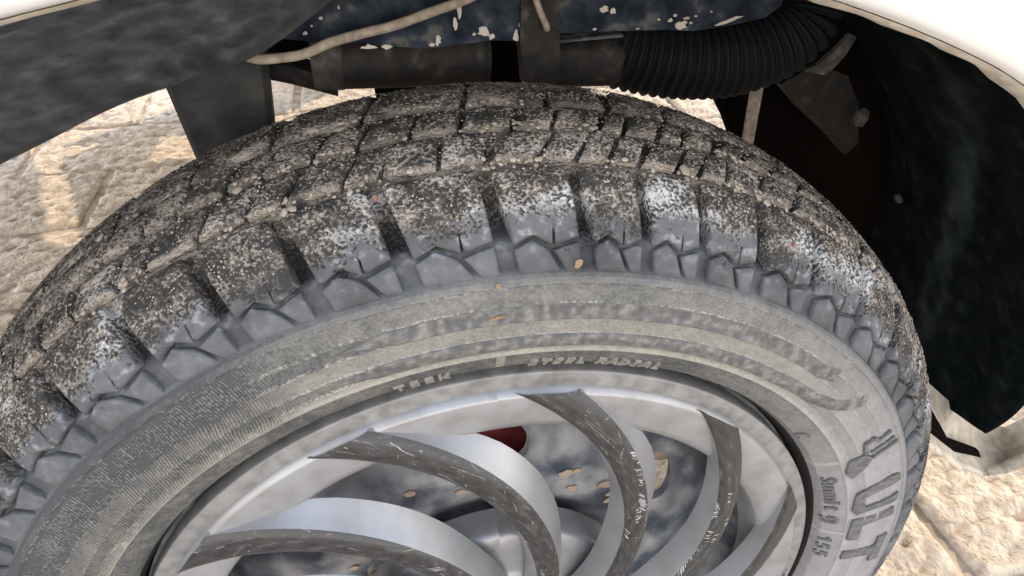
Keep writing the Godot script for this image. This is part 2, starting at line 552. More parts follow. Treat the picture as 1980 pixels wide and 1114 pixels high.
	var mm := MultiMesh.new()
	mm.transform_format = MultiMesh.TRANSFORM_3D
	mm.use_colors = true
	mm.mesh = oct
	var spots: Array = []
	var nz := FastNoiseLite.new(); nz.seed = 8; nz.frequency = 0.06
	while spots.size() < 15000:
		var th := rng.randf_range(-84.0, 96.0); var sv := rng.randf_range(0.016, 0.118)
		var d := nz.get_noise_2d(th * 4.8, sv * 1000.0)
		if rng.randf() > smoothstep(0.016, 0.030, sv) * (0.6 + d * 1.4):
			continue
		var clear := true
		for k in 23:
			if absf(th - groove_at(k, sv)) < 1.0 and sv < 0.044:
				clear = false
		if not clear or (sv > 0.0425 and sv < 0.0466) or (sv > 0.061 and sv < 0.066) or (sv > 0.080 and sv < 0.085):
			continue
		spots.append([th, sv])
	var clods := spots.size()
	while spots.size() < clods + 900:
		var th := rng.randf_range(-84.0, 96.0)
		if nz.get_noise_2d(th * 3.0, 400.0) < rng.randf_range(-0.4, 0.5):
			continue
		var line: float = [0.0445, 0.0445, 0.0635, 0.0635, 0.0825][rng.randi() % 5]
		spots.append([th, line + rng.randf_range(-0.0028, 0.0028)])
	mm.instance_count = spots.size()
	for k in spots.size():
		var sp: Array = spots[k]
		var size := rng.randf_range(0.0004, 0.0010) * (1.6 if rng.randf() < 0.08 else 1.0) * (1.0 if k < clods else rng.randf_range(1.4, 3.4))
		var n := tyre_normal(sp[0], sp[1])
		var bs := Basis(Quaternion(Vector3.UP, n)) * Basis(Vector3.UP, rng.randf() * TAU)
		mm.set_instance_transform(k, Transform3D(bs.scaled_local(Vector3(size * rng.randf_range(0.8, 1.6), size * 0.55, size)), tyre_at(sp[0], sp[1], 0.0001)))
		var c := Color(0.34, 0.292, 0.24) if k >= clods or rng.randf() < 0.5 else (Color(0.025, 0.023, 0.021) if rng.randf() < 0.6 else Color(0.31, 0.30, 0.28))
		var v := rng.randf_range(0.6, 1.15)
		mm.set_instance_color(k, Color(c.r * v, c.g * v, c.b * v))
	var gm := mat(Color.WHITE, 0.9)
	gm.vertex_color_use_as_albedo = true
	var mi := MultiMeshInstance3D.new()
	mi.name = "earth_crumbs"; mi.multimesh = mm; mi.material_override = gm
	mi.set_meta("kind", "stuff")
	tyre.add_child(mi, true)

func lettering(tyre: Node3D) -> void:
	var dark := grimy([[0.2, lin(0.065, 0.066, 0.068)], [0.7, lin(0.12, 0.12, 0.118)]], 70, 30.0, 0.7, 0.3)
	var pale := grimy([[0.2, lin(0.13, 0.127, 0.117)], [0.7, lin(0.24, 0.23, 0.205)]], 71, 30.0, 0.75, 0.3)
	var font := SystemFont.new()
	font.font_names = PackedStringArray(["Droid Sans"])
	font.font_weight = 700
	# small words on the inner ring: text, first angle, step, radius, height
	var words := [["STEEL", 4.3, 1.5, 0.1955, 0.0062], ["RADIAL", 13.0, 1.55, 0.1955, 0.0062], ["TEEK", -11.8, 1.75, 0.1950, 0.0062], ["155", 83.4, 2.1, 0.1955, 0.0078], ["Summit", 66.0, 1.65, 0.1965, 0.0078], ["9", 77.6, 1.0, 0.1955, 0.0100], ["C", 52.0, 1.0, 0.1955, 0.0070]]
	for w in words:
		var txt: String = w[0]
		for k in txt.length():
			var tm := TextMesh.new()
			tm.font = font; tm.text = txt[k]; tm.font_size = 64
			tm.pixel_size = w[4] / 46.0; tm.depth = 0.0014; tm.curve_step = 2.0
			var th: float = w[1] + w[2] * k
			var o := put("raised_letter", tm, pale if th < 30.0 else dark, tyre)
			var sv := s_of_r(w[3])
			var n := tyre_normal(th, sv)
			var up := Vector3(sin(deg_to_rad(th)), cos(deg_to_rad(th)), 0)
			up = (up - n * up.dot(n)).normalized()
			o.transform = Transform3D(Basis(up.cross(n), up, n), tyre_at(th, sv, 0.0003))
	# large block letters and the arrow emblem beside them, traced as strokes in (angle, radius)
	var shapes := [
		["raised_letter", [[69.7, 0.2335], [69.1, 0.2290], [69.9, 0.2130], [70.6, 0.2085], [74.9, 0.2060], [75.9, 0.2085], [75.7, 0.2290], [75.5, 0.2330], [74.0, 0.2330], [74.2, 0.2280], [74.3, 0.2140], [73.5, 0.2122], [71.9, 0.2130], [71.6, 0.2150], [71.2, 0.2290], [71.2, 0.2340]]],
		["raised_letter", [[77.3, 0.2320], [77.5, 0.2070], [82.9, 0.2055], [82.9, 0.2115], [79.3, 0.2125], [79.1, 0.2320]]],
		["raised_letter", [[83.7, 0.2320], [83.9, 0.2260], [85.9, 0.2255], [86.3, 0.2060], [88.3, 0.2058], [88.1, 0.2250], [89.9, 0.2250], [89.9, 0.2315]]],
		["raised_emblem", [[64.4, 0.2050], [61.4, 0.2085], [61.1, 0.2160], [62.5, 0.2200], [64.0, 0.2155], [66.0, 0.2075]]],
		["raised_emblem", [[61.0, 0.2160], [58.8, 0.2180], [58.4, 0.2240], [58.9, 0.2240], [59.3, 0.2195], [61.3, 0.2180]]],
		["raised_emblem", [[58.8, 0.2235], [60.0, 0.2250], [59.8, 0.2330], [59.3, 0.2330], [59.5, 0.2262], [58.6, 0.2246]]],
		["raised_emblem", [[61.1, 0.2200], [61.7, 0.2200], [61.5, 0.2340], [61.0, 0.2340]]],
		["raised_emblem", [[62.3, 0.2200], [62.8, 0.2200], [62.6, 0.2350], [62.1, 0.2350]]]]
	for sh in shapes:
		var poly := PackedVector2Array()
		for p in sh[1]:
			poly.append(Vector2(p[0] * 0.0174533 * 0.219, p[1]))
		var tri := Geometry2D.triangulate_polygon(poly)
		var st := SurfaceTool.new()
		st.begin(Mesh.PRIMITIVE_TRIANGLES)
		st.set_smooth_group(-1)
		var at := func(p: Vector2, h: float) -> Vector3: return tyre_at(p.x / 0.219 / 0.0174533, s_of_r(p.y), h)
		for q in tri:
			st.add_vertex(at.call(poly[q], 0.0014))
		for q in poly.size():
			var a := poly[q]; var b := poly[(q + 1) % poly.size()]
			for v in [[a, 0.0014], [b, 0.0014], [a, -0.001], [b, 0.0014], [b, -0.001], [a, -0.001]]:
				st.add_vertex(at.call(v[0], v[1]))
		put(sh[0], finish(st), dark, tyre)

# ------------------------------------------------------------------ wheel cover
func dome(r: float) -> float:
	var d := 0.18 - r
	return 0.006 + 0.35 * d - 1.5 * d * d

func table(keys: Array, r: float) -> float:
	# values at r = 0.05, 0.06 ... 0.18
	var f := clampf((r - 0.05) / 0.01, -0.8, keys.size() - 1.0)
	var i := clampi(int(floorf(f)), 0, keys.size() - 2)
	return lerpf(keys[i], keys[i + 1], f - i)

func scratch_texture() -> Array:
	var W := 1024
	var base := noise_bytes(21, 0.02, W, W, 4)
	var fine := noise_bytes(22, 0.2, W, W, 2)
	var img := Image.create(W, W, false, Image.FORMAT_RGB8)
	var rough := Image.create(W, W, false, Image.FORMAT_RGB8)
	for y in W:
		for x in W:
			var b := base[y * W + x] / 255.0; var f := fine[y * W + x] / 255.0
			var v := 0.036 + 0.026 * (b - 0.4) + 0.012 * (f - 0.5)
			if b > 0.72 and f > 0.60:
				v += 0.08
			img.set_pixel(x, y, lin(v * 1.01, v * 0.99, v * 0.96))
			rough.set_pixel(x, y, Color(0, clampf(0.40 + (b - 0.5) * 0.5, 0.2, 0.8), 0))
	var r2 := RandomNumberGenerator.new(); r2.seed = 77
	for k in 460:
		var p := Vector2(r2.randf() * W, r2.randf() * W)
		var cluster := r2.randf() < 0.5
		var dir := Vector2.from_angle((0.9 if cluster else r2.randf() * TAU) + r2.randf_range(-0.35, 0.35))
		dir.y *= 0.4
		var n := int(r2.randf_range(12, 90)) if r2.randf() < 0.35 else int(r2.randf_range(4, 22))
		var tone := r2.randf_range(0.13, 0.5)
		var width := 2 if r2.randf() < 0.25 else 1
		for q in n:
			p += dir
			dir = dir.rotated(r2.randf_range(-0.07, 0.07))
			for a in width:
				var px := Vector2i(posmod(int(p.x) + a, W), posmod(int(p.y), W))
				img.set_pixelv(px, lin(tone, tone, tone * 0.98))
				rough.set_pixelv(px, Color(0, 0.6, 0))
	for k in 46:      # groups of short parallel scuffs
		var c := Vector2(r2.randf_range(0.25, 0.75) * W, r2.randf() * W)
		var dir := Vector2.from_angle(r2.randf_range(0.9, 2.0))
		for q in int(r2.randf_range(4, 11)):
			var p := c + Vector2(q * r2.randf_range(3.0, 6.0), r2.randf_range(-8.0, 8.0))
			var tone := r2.randf_range(0.25, 0.6)
			for e in int(r2.randf_range(10, 44)):
				p += dir * 0.8
				for a in 2:
					var px := Vector2i(posmod(int(p.x) + a, W), posmod(int(p.y), W))
					img.set_pixelv(px, lin(tone, tone, tone * 0.98))
	return [tex(img), tex(rough)]

func make_cover(parent: Node3D) -> void:
	var silver := mat(lin(0.315, 0.317, 0.325), 0.38, 0.42, 0.5)
	silver.normal_enabled = true
	silver.normal_texture = bump_tex(31, 0.02, 512, 1.5)
	silver.normal_scale = 0.06
	silver.uv1_triplanar = true
	silver.uv1_scale = Vector3.ONE * 8.0
	silver.albedo_texture = ramp_tex(33, 0.01, 512, [[0.2, lin(0.80, 0.78, 0.74)], [0.5, lin(0.95, 0.94, 0.92)], [0.8, Color.WHITE]], 4)
	var sc := scratch_texture()
	var dark := mat(Color.WHITE, 1.0, 0.3, 0.5)
	dark.albedo_texture = sc[0]
	dark.roughness_texture = sc[1]
	dark.roughness_texture_channel = BaseMaterial3D.TEXTURE_CHANNEL_GREEN
	# outer flange with its bright rolled edge
	var ring := revolve([Vector2(0.150, -0.012), Vector2(0.1528, -0.006), Vector2(0.1540, 0.0020), Vector2(0.1558, 0.0042), Vector2(0.1600, 0.0054), Vector2(0.167, 0.0060), Vector2(0.1742, 0.0062), Vector2(0.1756, 0.0058), Vector2(0.1772, 0.0024), Vector2(0.1780, 0.0010)], 0, 360, 240)
	var cover := put("wheel_cover", ring, silver, parent, Vector3(0, HUB, 0))
	var flange := grimy([[0.2, lin(0.135, 0.131, 0.120)], [0.5, lin(0.185, 0.18, 0.172)], [0.8, lin(0.225, 0.22, 0.215)]], 34, 14.0, 0.35, 0.15)
	put("flange", revolve([Vector2(0.1772, 0.0023), Vector2(0.1786, 0.0021), Vector2(0.1838, 0.0021), Vector2(0.1846, 0.0019), Vector2(0.1849, 0.0015), Vector2(0.1850, 0.0009), Vector2(0.18505, 0.0002), Vector2(0.1850, -0.007)], 0, 360, 240), flange, cover)
	var outer := [58.3, 55.0, 51.8, 48.6, 45.5, 42.4, 39.1, 35.8, 32.3, 28.5, 24.5, 20.2, 15.5, 10.4]
	var inner := [46.4, 44.3, 42.1, 39.8, 37.3, 34.7, 31.9, 28.7, 25.2, 21.4, 17.1, 12.3, 6.9, 1.0]
	for k in 12:
		var a0 := 30.0 * k + 0.0
		var top := PackedVector3Array(); var tuv := PackedVector2Array()
		var up_flank := PackedVector3Array(); var low_flank := PackedVector3Array()
		var n := 26
		for i in n + 1:
			var r := lerpf(0.046, 0.1772, float(i) / n)
			var z := dome(r)
			var ta := a0 + table(inner, r); var tb := a0 + table(outer, r)
			for j in 7:
				var f := j / 6.0
				var th := deg_to_rad(lerpf(ta, tb, f))
				var crown := 0.0006 * (1.0 - pow(2.0 * f - 1.0, 2.0)) - (0.0012 if j == 0 or j == 6 else 0.0)
				var rr := r
				top.append(Vector3(rr * sin(th), rr * cos(th), z + crown))
				tuv.append(Vector2((r - 0.046) * 6.0 + 0.13 * k, (float(k % 6) + 0.08 + 0.84 * f) / 6.0))
			# flanks: fall away to the plate near the rim, deeper towards the hub
			var depth := lerpf(0.0145, 0.0105, smoothstep(0.10, 0.158, r)) if r < 0.158 else lerpf(0.0105, 0.0012, (r - 0.158) / 0.0192)
			var spread := lerpf(0.005, 0.0090, smoothstep(0.07, 0.13, r)) * (1.0 - 0.95 * smoothstep(0.138, 0.177, r))
			for j in 5:
				var f := j / 4.0
				var lip := 0.0
				var wob := pow(f, 0.85)
				var t1 := deg_to_rad(tb); var d1 := spread * f + lip
				# outward means against the sweep: towards larger radius and angle
				var e := Vector2(sin(t1 + 0.9), cos(t1 + 0.9))
				var p1 := Vector2(r * sin(t1), r * cos(t1)) + e * d1
				up_flank.append(Vector3(p1.x, p1.y, z - 0.0012 - depth * wob))
				var t2 := deg_to_rad(ta)
				var e2 := Vector2(sin(t2 - 2.2), cos(t2 - 2.2))
				var p2 := Vector2(r * sin(t2), r * cos(t2)) + e2 * (spread * lerpf(0.62, 0.30, smoothstep(0.085, 0.125, r)) * f)
				low_flank.append(Vector3(p2.x, p2.y, z - 0.0012 - depth * wob))
		var none := PackedVector2Array()
		var spoke := put("spoke", finish(grid(top, tuv, n + 1, 7, true)), dark, cover)
		put("spoke_flank", finish(grid(up_flank, none, n + 1, 5, true)), silver, spoke)
		put("spoke_flank", finish(grid(low_flank, none, n + 1, 5)), silver, spoke)
	put("centre_disc", revolve([Vector2(0.0765, -0.014), Vector2(0.0765, 0.001), Vector2(0.0745, 0.0035), Vector2(0.066, 0.0050), Vector2(0.052, 0.0070), Vector2(0.046, 0.0100), Vector2(0.044, 0.0200), Vector2(0.041, 0.0235), Vector2(0.034, 0.0245), Vector2(0.030, 0.0225), Vector2(0.001, 0.0235)], 0, 360, 96), silver, cover)

func make_rim(parent: Node3D) -> void:
	var dusty := grimy([[0.24, lin(0.045, 0.053, 0.070)], [0.40, lin(0.10, 0.112, 0.135)], [0.55, lin(0.20, 0.205, 0.215)], [0.78, lin(0.36, 0.355, 0.34)]], 80, 6.0, 0.75, 0.8, 0.009)
	var prof := [Vector2(0.1858, -0.012), Vector2(0.1800, -0.011), Vector2(0.1760, -0.012), Vector2(0.1700, -0.016), Vector2(0.1640, -0.020), Vector2(0.1560, -0.022), Vector2(0.1500, -0.034), Vector2(0.1485, -0.048)]
	var rim := put("steel_rim", revolve(prof, 0, 360, 180), dusty, parent, Vector3(0, HUB, 0))
	put("barrel", revolve([Vector2(0.1487, -0.044), Vector2(0.160, -0.066), Vector2(0.168, -0.105), Vector2(0.184, -0.116)], 0, 360, 120), dusty, rim)
	# the disc with its oval vents: each sector is a band of quads from the hole to the sector's border
	var st := SurfaceTool.new()
	st.begin(Mesh.PRIMITIVE_TRIANGLES)
	var zof := func(r: float) -> float:
		return -0.030 + 0.011 * smoothstep(0.132, 0.108, r) - 0.010 * smoothstep(0.085, 0.06, r) - 0.013 * smoothstep(0.134, 0.149, r)
	var sectors := 7
	var base := 0
	for k in sectors:
		var mid := 2.0 + 360.0 / sectors * k
		var half := 180.0 / sectors
		var pts := PackedVector3Array()
		var N := 64
		for i in N + 1:
			var a := TAU * i / N
			var hole := Vector2(cos(a) * 8.2, 0.1145 + sin(a) * 0.0130)
			var k2 := maxf(absf(cos(a)) , absf(sin(a)))
			var outp := Vector2(cos(a) / k2 * half, 0.1145 + (sin(a) / k2) * (0.0345 if sin(a) > 0 else 0.0715))
			for j in 9:
				var f := j / 8.0
				var p := hole.lerp(outp, f * f * 0.5 + f * 0.5)
				if j == 0:
					p = hole
				var th := deg_to_rad(mid + p.x)
				var z: float = zof.call(p.y)
				pts.append(Vector3(p.y * sin(th), p.y * cos(th), z))
		grid(pts, PackedVector2Array(), N + 1, 9, true, st, base)
		base += pts.size()
	put("wheel_disc", finish(st), dusty, rim)
	for k in sectors:   # turned-in lips of the vents
		var mid := 2.0 + 360.0 / sectors * k
		var pts := PackedVector3Array()
		for i in 33:
			var a := TAU * i / 32
			var hx := cos(a) * 8.2; var hr := 0.1145 + sin(a) * 0.0130
			var th := deg_to_rad(mid + hx)
			for d in [0.0, 0.005]:
				pts.append(Vector3(hr * sin(th), hr * cos(th), zof.call(hr) - d))
		put("vent_lip", finish(grid(pts, PackedVector2Array(), 33, 2)), dusty, rim)
	var steel := grimy([[0.3, lin(0.16, 0.13, 0.10)], [0.6, lin(0.42, 0.40, 0.36)]], 84, 20.0, 0.5, 0.4)
	for k in 4:
		var a := deg_to_rad(-66.0 + 90.0 * k)
		var nut := CylinderMesh.new()
		nut.top_radius = 0.0085; nut.bottom_radius = 0.0098; nut.height = 0.018; nut.radial_segments = 6; nut.rings = 1
		var o := put("wheel_nut", nut, steel, rim, Vector3(0.0685 * sin(a), 0.0685 * cos(a), -0.028))
		o.rotation.x = PI / 2
	# rust spots where the paint has flaked from the disc
	var flake := mat(lin(0.42, 0.32, 0.235), 0.85)
	var spots := [[24.0, 0.098, 0.0036], [27.0, 0.101, 0.0022], [40.0, 0.098, 0.0042], [45.0, 0.093, 0.0022], [47.5, 0.089, 0.0034], [30.0, 0.088, 0.0028], [-24.0, 0.103, 0.0030], [-10.0, 0.090, 0.0030], [52.0, 0.096, 0.0020], [-62.0, 0.086, 0.0025]]
	for s in spots:
		var poly: Array = []
		for i in 9:
			var a := TAU * i / 9
			var rr: float = s[2] * rng.randf_range(0.55, 1.15)
			poly.append(Vector2(cos(a) * rr * 1.15, sin(a) * rr * 0.8))
		var th := deg_to_rad(s[0])
		put("flaked_spot", slab(poly, 0.0006, 0.0002), flake, rim, Vector3(s[1] * sin(th), s[1] * cos(th), zof.call(s[1]) + 0.0012))
	var red := grimy([[0.3, lin(0.32, 0.04, 0.04)], [0.7, lin(0.46, 0.075, 0.075)]], 86, 12.0, 0.6, 0.3)
	put("brake_drum", revolve([Vector2(0.0, -0.050), Vector2(0.075, -0.050), Vector2(0.0935, -0.052), Vector2(0.0965, -0.056), Vector2(0.0970, -0.095), Vector2(0.0, -0.096)], 0, 360, 90), red, parent, Vector3(0, HUB, 0))

# ------------------------------------------------------------------ car body round the wheel
# radius of the wheel arch at an angle: flat over the top, squarer towards its foot on the left
func arch_r(a: float) -> float:
	var k := [[-104.0, 0.41], [-45.0, 0.392], [-28.0, 0.3735], [-21.0, 0.3635], [-17.0, 0.3605], [-8.0, 0.3555], [0.0, 0.3515], [16.0, 0.3495], [24.0, 0.3508], [33.0, 0.3560], [50.0, 0.3585], [90.0, 0.3585]]
	for i in k.size() - 1:
		if a <= k[i + 1][0]:
			return lerpf(k[i][1], k[i + 1][1], (a - k[i][0]) / (k[i + 1][0] - k[i][0]))
	return k[-1][1]

func v2(a: Array) -> Array:
	var o: Array = []
	for k in range(0, a.size(), 2):
		o.append(Vector2(a[k], a[k + 1]))
	return o

func chip(parent: Node, at: Vector3, w: float, h: float, m: Material, turn := 0.0) -> void:
	var poly: Array = []
	for i in 11:
		var a := TAU * i / 11
		var k := rng.randf_range(0.45, 1.1)
		poly.append(Vector2(cos(a) * w * k, sin(a) * h * k).rotated(turn))
	put("paint_chip", slab(poly, 0.0007, 0.0002), m, parent, at)

func make_car() -> void:
	var car := thing("parked_car", "white parked car with a dark open wheel arch round the dusty wheel", "car")
	var up := Vector3(0, HUB, 0)
	var white := mat(lin(0.80, 0.80, 0.78), 0.25, 0.0, 0.5)
	white.clearcoat_enabled = true; white.clearcoat = 0.6; white.clearcoat_roughness = 0.08
	var beige := grimy([[0.2, lin(0.40, 0.35, 0.28)], [0.6, lin(0.62, 0.56, 0.46)], [0.85, lin(0.70, 0.66, 0.58)]], 100, 14.0, 0.6, 0.3)
	var tar := grimy([[0.2, lin(0.018, 0.023, 0.031)], [0.40, lin(0.036, 0.045, 0.056)], [0.62, lin(0.062, 0.075, 0.088)], [0.85, lin(0.13, 0.142, 0.152)]], 101, 8.0, 0.55, 0.9, 0.016)
	var navy := grimy([[0.2, lin(0.013, 0.017, 0.025)], [0.5, lin(0.026, 0.033, 0.045)], [0.68, lin(0.038, 0.046, 0.058)], [0.85, lin(0.10, 0.098, 0.094)]], 102, 9.0, 0.5, 0.5)
	var soot := grimy([[0.2, lin(0.005, 0.004, 0.0035)], [0.5, lin(0.011, 0.0085, 0.0072)], [0.68, lin(0.022, 0.017, 0.013)], [0.85, lin(0.07, 0.058, 0.045)]], 103, 10.0, 0.75, 0.8)
	var plastic := grimy([[0.2, lin(0.016, 0.024, 0.026)], [0.5, lin(0.026, 0.036, 0.038)], [0.8, lin(0.048, 0.058, 0.059)]], 104, 6.0, 0.5, 0.25)
	plastic.vertex_color_use_as_albedo = true
	plastic.metallic_specular = 0.06
	plastic.roughness = 0.7
	navy.metallic_specular = 0.15
	var grey_dust := grimy([[0.2, lin(0.022, 0.020, 0.018)], [0.6, lin(0.06, 0.056, 0.049)], [0.9, lin(0.12, 0.11, 0.096)]], 105, 14.0, 0.85, 0.8)
	var tan := grimy([[0.2, lin(0.22, 0.18, 0.14)], [0.6, lin(0.34, 0.285, 0.225)], [0.9, lin(0.42, 0.36, 0.29)]], 106, 22.0, 0.85, 0.6)
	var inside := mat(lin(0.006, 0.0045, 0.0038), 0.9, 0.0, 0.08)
	var leg := grimy([[0.2, lin(0.010, 0.011, 0.012)], [0.5, lin(0.022, 0.023, 0.024)], [0.85, lin(0.055, 0.052, 0.046)]], 109, 4.0, 0.7, 0.5)
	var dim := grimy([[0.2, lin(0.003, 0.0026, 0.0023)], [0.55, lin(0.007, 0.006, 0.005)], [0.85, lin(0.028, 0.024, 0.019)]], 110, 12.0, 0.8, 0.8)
	var chipm := mat(lin(0.52, 0.47, 0.40), 0.7)
	# outer panel: from the arch circle out to the body side's outline
	var pts := PackedVector3Array()
	var N := 160
	var prof := [[0.0, 0.0], [0.002, 0.006], [0.006, 0.0085], [0.014, 0.0105], [0.03, 0.0125]]
	for i in N + 1:
		var deg := lerpf(-104.0, 84.0, float(i) / N)
		var a := deg_to_rad(deg)
		var ar := (arch_r(deg - 3.0) + arch_r(deg) + arch_r(deg + 3.0)) / 3.0
		var d := Vector2(sin(a), cos(a))
		var edge := minf((1.0 if d.x < 0.0 else 0.80) / maxf(absf(d.x), 0.001), (0.62 if d.y > 0.0 else 0.115) / maxf(absf(d.y), 0.001))
		edge = maxf(edge, 0.47)
		for p in prof:
			pts.append(Vector3(d.x * (ar + p[0]), d.y * (ar + p[0]), 0.0135 + p[1]))
		for k in 6:
			var f := (k + 1) / 6.0
			var r := lerpf(ar + 0.03, edge, f)
			pts.append(Vector3(d.x * r, d.y * r, 0.026 + 0.006 * sin(f * PI) - 0.02 * f))
	put("fender", finish(grid(pts, PackedVector2Array(), N + 1, 11, true)), white, car, up)
	# dusty return flange of the arch
	var lp := PackedVector3Array()
	for i in 121:
		var deg := lerpf(-104.0, 84.0, i / 120.0)
		var ar := (arch_r(deg - 3.0) + arch_r(deg) + arch_r(deg + 3.0)) / 3.0
		var wav := 0.0006 * sin(deg * 1.3) + 0.0005 * sin(deg * 3.7)
		for q in [[-0.0003, 0.0135], [-0.002, 0.010], [-0.0025 + wav, 0.0], [-0.0005, -0.006], [0.0045, -0.007]]:
			lp.append(Vector3((ar + q[0]) * sin(deg_to_rad(deg)), (ar + q[0]) * cos(deg_to_rad(deg)), q[1]))
	put("arch_lip", finish(grid(lp, PackedVector2Array(), 121, 5)), beige, car, up)
	# roof over it all, far side and ends, added so that sun only comes in below and through the slit
	var shell := SurfaceTool.new()
	shell.begin(Mesh.PRIMITIVE_TRIANGLES); shell.set_smooth_group(-1)
	var quads := [[Vector3(-1.0, 0.62, 0.004), Vector3(0.8, 0.62, 0.004), Vector3(0.8, 0.62, -1.50), Vector3(-1.0, 0.62, -1.50)], [Vector3(0.8, 0.62, 0.004), Vector3(0.8, 0.62, -1.50), Vector3(0.8, 0.03, -1.50), Vector3(0.8, 0.03, 0.004)], [Vector3(-1.0, 0.62, 0.004), Vector3(-1.0, 0.62, -1.50), Vector3(-1.0, 0.30, -1.50), Vector3(-1.0, 0.30, 0.004)]]
	for q in quads:
		for e in [0, 1, 2, 0, 2, 3]:
			shell.add_vertex(q[e])
	put("body_shell", finish(shell), white, car, up)
	put("far_side_mask", slab(v2([-1.0, 0.62, -1.0, 0.30, -0.74, 0.30, -0.70, -0.17, -0.62, -0.17, 0.058, 0.225, 0.127, 0.230, -0.45, -0.105, -0.44, -0.17, -0.33, -0.15, -0.20, -0.05, 0.22, -0.04, 0.30, 0.16, 0.8, 0.18, 0.8, 0.62]), 0.02, 0.004), white, car, up + Vector3(0, 0, -1.50))  # unseen panel; slit and stepped edge shaped to throw the sun streak
	# floor pan: high behind the wheel, lower across the car, deep sill on the far side
	var fp := PackedVector3Array()
	for x in [-0.99, -0.7, -0.3, 0.1, 0.45, 0.79]:
		for zy in [[-0.34, 0.60], [-0.34, 0.215], [-0.60, 0.19], [-0.90, 0.25], [-1.10, 0.27], [-1.30, 0.27], [-1.498, 0.27]]:
			fp.append(Vector3(x, zy[1], zy[0]))
	put("floor_pan", finish(grid(fp, PackedVector2Array(), 6, 7)), mat(lin(0.45, 0.42, 0.37), 0.8), car, up)  # unseen underside, kept pale to bounce light onto the shaded ground
	# added flap beyond the far side: blocks low sun, backs the gap in tan
	for f in [[-0.30, 0.05]]:
		put("added_flap", slab([Vector2(f[0], 0.03), Vector2(f[1], 0.03), Vector2(f[1], -0.262), Vector2(f[0], -0.262)], 0.004, 0.001), tan, car, up + Vector3(0, 0, -1.72))
	# inner arch on the left: a tarred skirt from the lip inwards
	var sk := PackedVector3Array()
	for i in 61:
		var t := float(i) / 60
		var a := lerpf(-96.0, 6.0, t)
		for j in 9:
			var f := j / 8.0
			var r0 := (arch_r(a - 3.0) + arch_r(a) + arch_r(a + 3.0)) / 3.0 - 0.0027
			var inr: float = lerpf(0.320, 0.298, smoothstep(-45.0, -22.0, a)) + 0.03 * smoothstep(-18.0, 2.0, a)
			var rr := lerpf(r0, inr, pow(f, 1.25)) + 0.0018 * sin(a * 0.33 + f * 4.0)
			var zz := lerpf(0.0, -0.102, f)
			if f == 1.0:
				rr += 0.006; zz -= 0.002
			sk.append(Vector3(rr * sin(deg_to_rad(a)), rr * cos(deg_to_rad(a)), zz))
	put("arch_skirt", finish(grid(sk, PackedVector2Array(), 61, 9)), tar, car, up)
	# upright strap of the damper on the left
	put("damper_leg", slab(v2([-0.140, 0.300, -0.082, 0.310, -0.088, 0.240, -0.092, 0.215, -0.126, 0.205, -0.131, 0.226]), 0.012, 0.003), leg, car, up + Vector3(0, 0, -0.15))
	# inner panels, with chipped paint along their lower edges
	var pl := put("inner_panel", slab(v2([-0.0933, 0.2977, -0.0892, 0.2900, -0.0710, 0.2879, -0.0525, 0.2843, -0.0379, 0.2844, -0.0235, 0.2815, -0.0060, 0.2793, 0.0094, 0.2804, 0.0249, 0.2814, 0.0420, 0.2798, 0.0452, 0.3270, 0.0452, 0.345, -0.10, 0.345]), 0.004, 0.0012), navy, car, up + Vector3(0, 0, -0.135))
	for c in [[-0.0347, 0.2822, 0.0045, 0.0013], [-0.0265, 0.2816, 0.0038, 0.0013], [-0.0045, 0.2812, 0.0016, 0.0014], [-0.0015, 0.2830, 0.0018, 0.0026], [0.0211, 0.2857, 0.0034, 0.0026], [0.0250, 0.2832, 0.0018, 0.0016], [0.0165, 0.2850, 0.0012, 0.0009], [0.0372, 0.2826, 0.0016, 0.0040], [0.0395, 0.2880, 0.0012, 0.0030], [0.0093, 0.2966, 0.0013, 0.0042], [0.0072, 0.2905, 0.0013, 0.0030], [-0.0635, 0.2903, 0.0016, 0.0009], [-0.0554, 0.2967, 0.0011, 0.0008], [-0.0466, 0.3009, 0.0008, 0.0011], [-0.0729, 0.2965, 0.0007, 0.0006], [-0.0600, 0.2935, 0.0006, 0.0006]]:
		chip(pl, Vector3(c[0], c[1], 0.0006), c[2], c[3], chipm)
	var pr := put("inner_panel", slab(v2([0.0590, 0.2828, 0.0920, 0.2819, 0.1174, 0.2809, 0.1319, 0.2795, 0.1491, 0.2806, 0.1719, 0.2840, 0.1800, 0.2900, 0.1800, 0.345, 0.0576, 0.345]), 0.004, 0.0012), navy, car, up + Vector3(0, 0, -0.135))
	for c in [[0.0823, 0.2934, 0.0028, 0.0020], [0.0868, 0.2918, 0.0018, 0.0018], [0.1250, 0.2830, 0.0036, 0.0026], [0.1182, 0.2858, 0.0016, 0.0012], [0.1205, 0.2880, 0.0013, 0.0008], [0.1271, 0.2864, 0.0019, 0.0009], [0.1300, 0.2838, 0.0009, 0.0008], [0.1321, 0.2871, 0.0009, 0.0007], [0.1120, 0.2866, 0.0009, 0.0006], [0.1403, 0.2889, 0.0007, 0.0006], [0.0781, 0.2838, 0.0016, 0.0006], [0.1010, 0.2826, 0.0011, 0.0005]]:
		chip(pr, Vector3(c[0], c[1], 0.0006), c[2], c[3], chipm)
	chip(pr, Vector3(0.1505, 0.2836, 0.0006), 0.0105, 0.0013, chipm, 0.22)
	# axle tube, sooty, with a paler worn end
	var axle := put("axle_tube", tube([Vector3(-0.062, 0.2685, -0.158), Vector3(-0.05, 0.2680, -0.158), Vector3(-0.0175, 0.2665, -0.158), Vector3(0.012, 0.2655, -0.158), Vector3(0.0265, 0.2650, -0.158)], 0.0135, 24), soot, car, up)
	put("axle_end", tube([Vector3(-0.064, 0.2686, -0.158), Vector3(-0.058, 0.2684, -0.158), Vector3(-0.049, 0.2680, -0.158)], 0.0139, 24), grey_dust, axle)
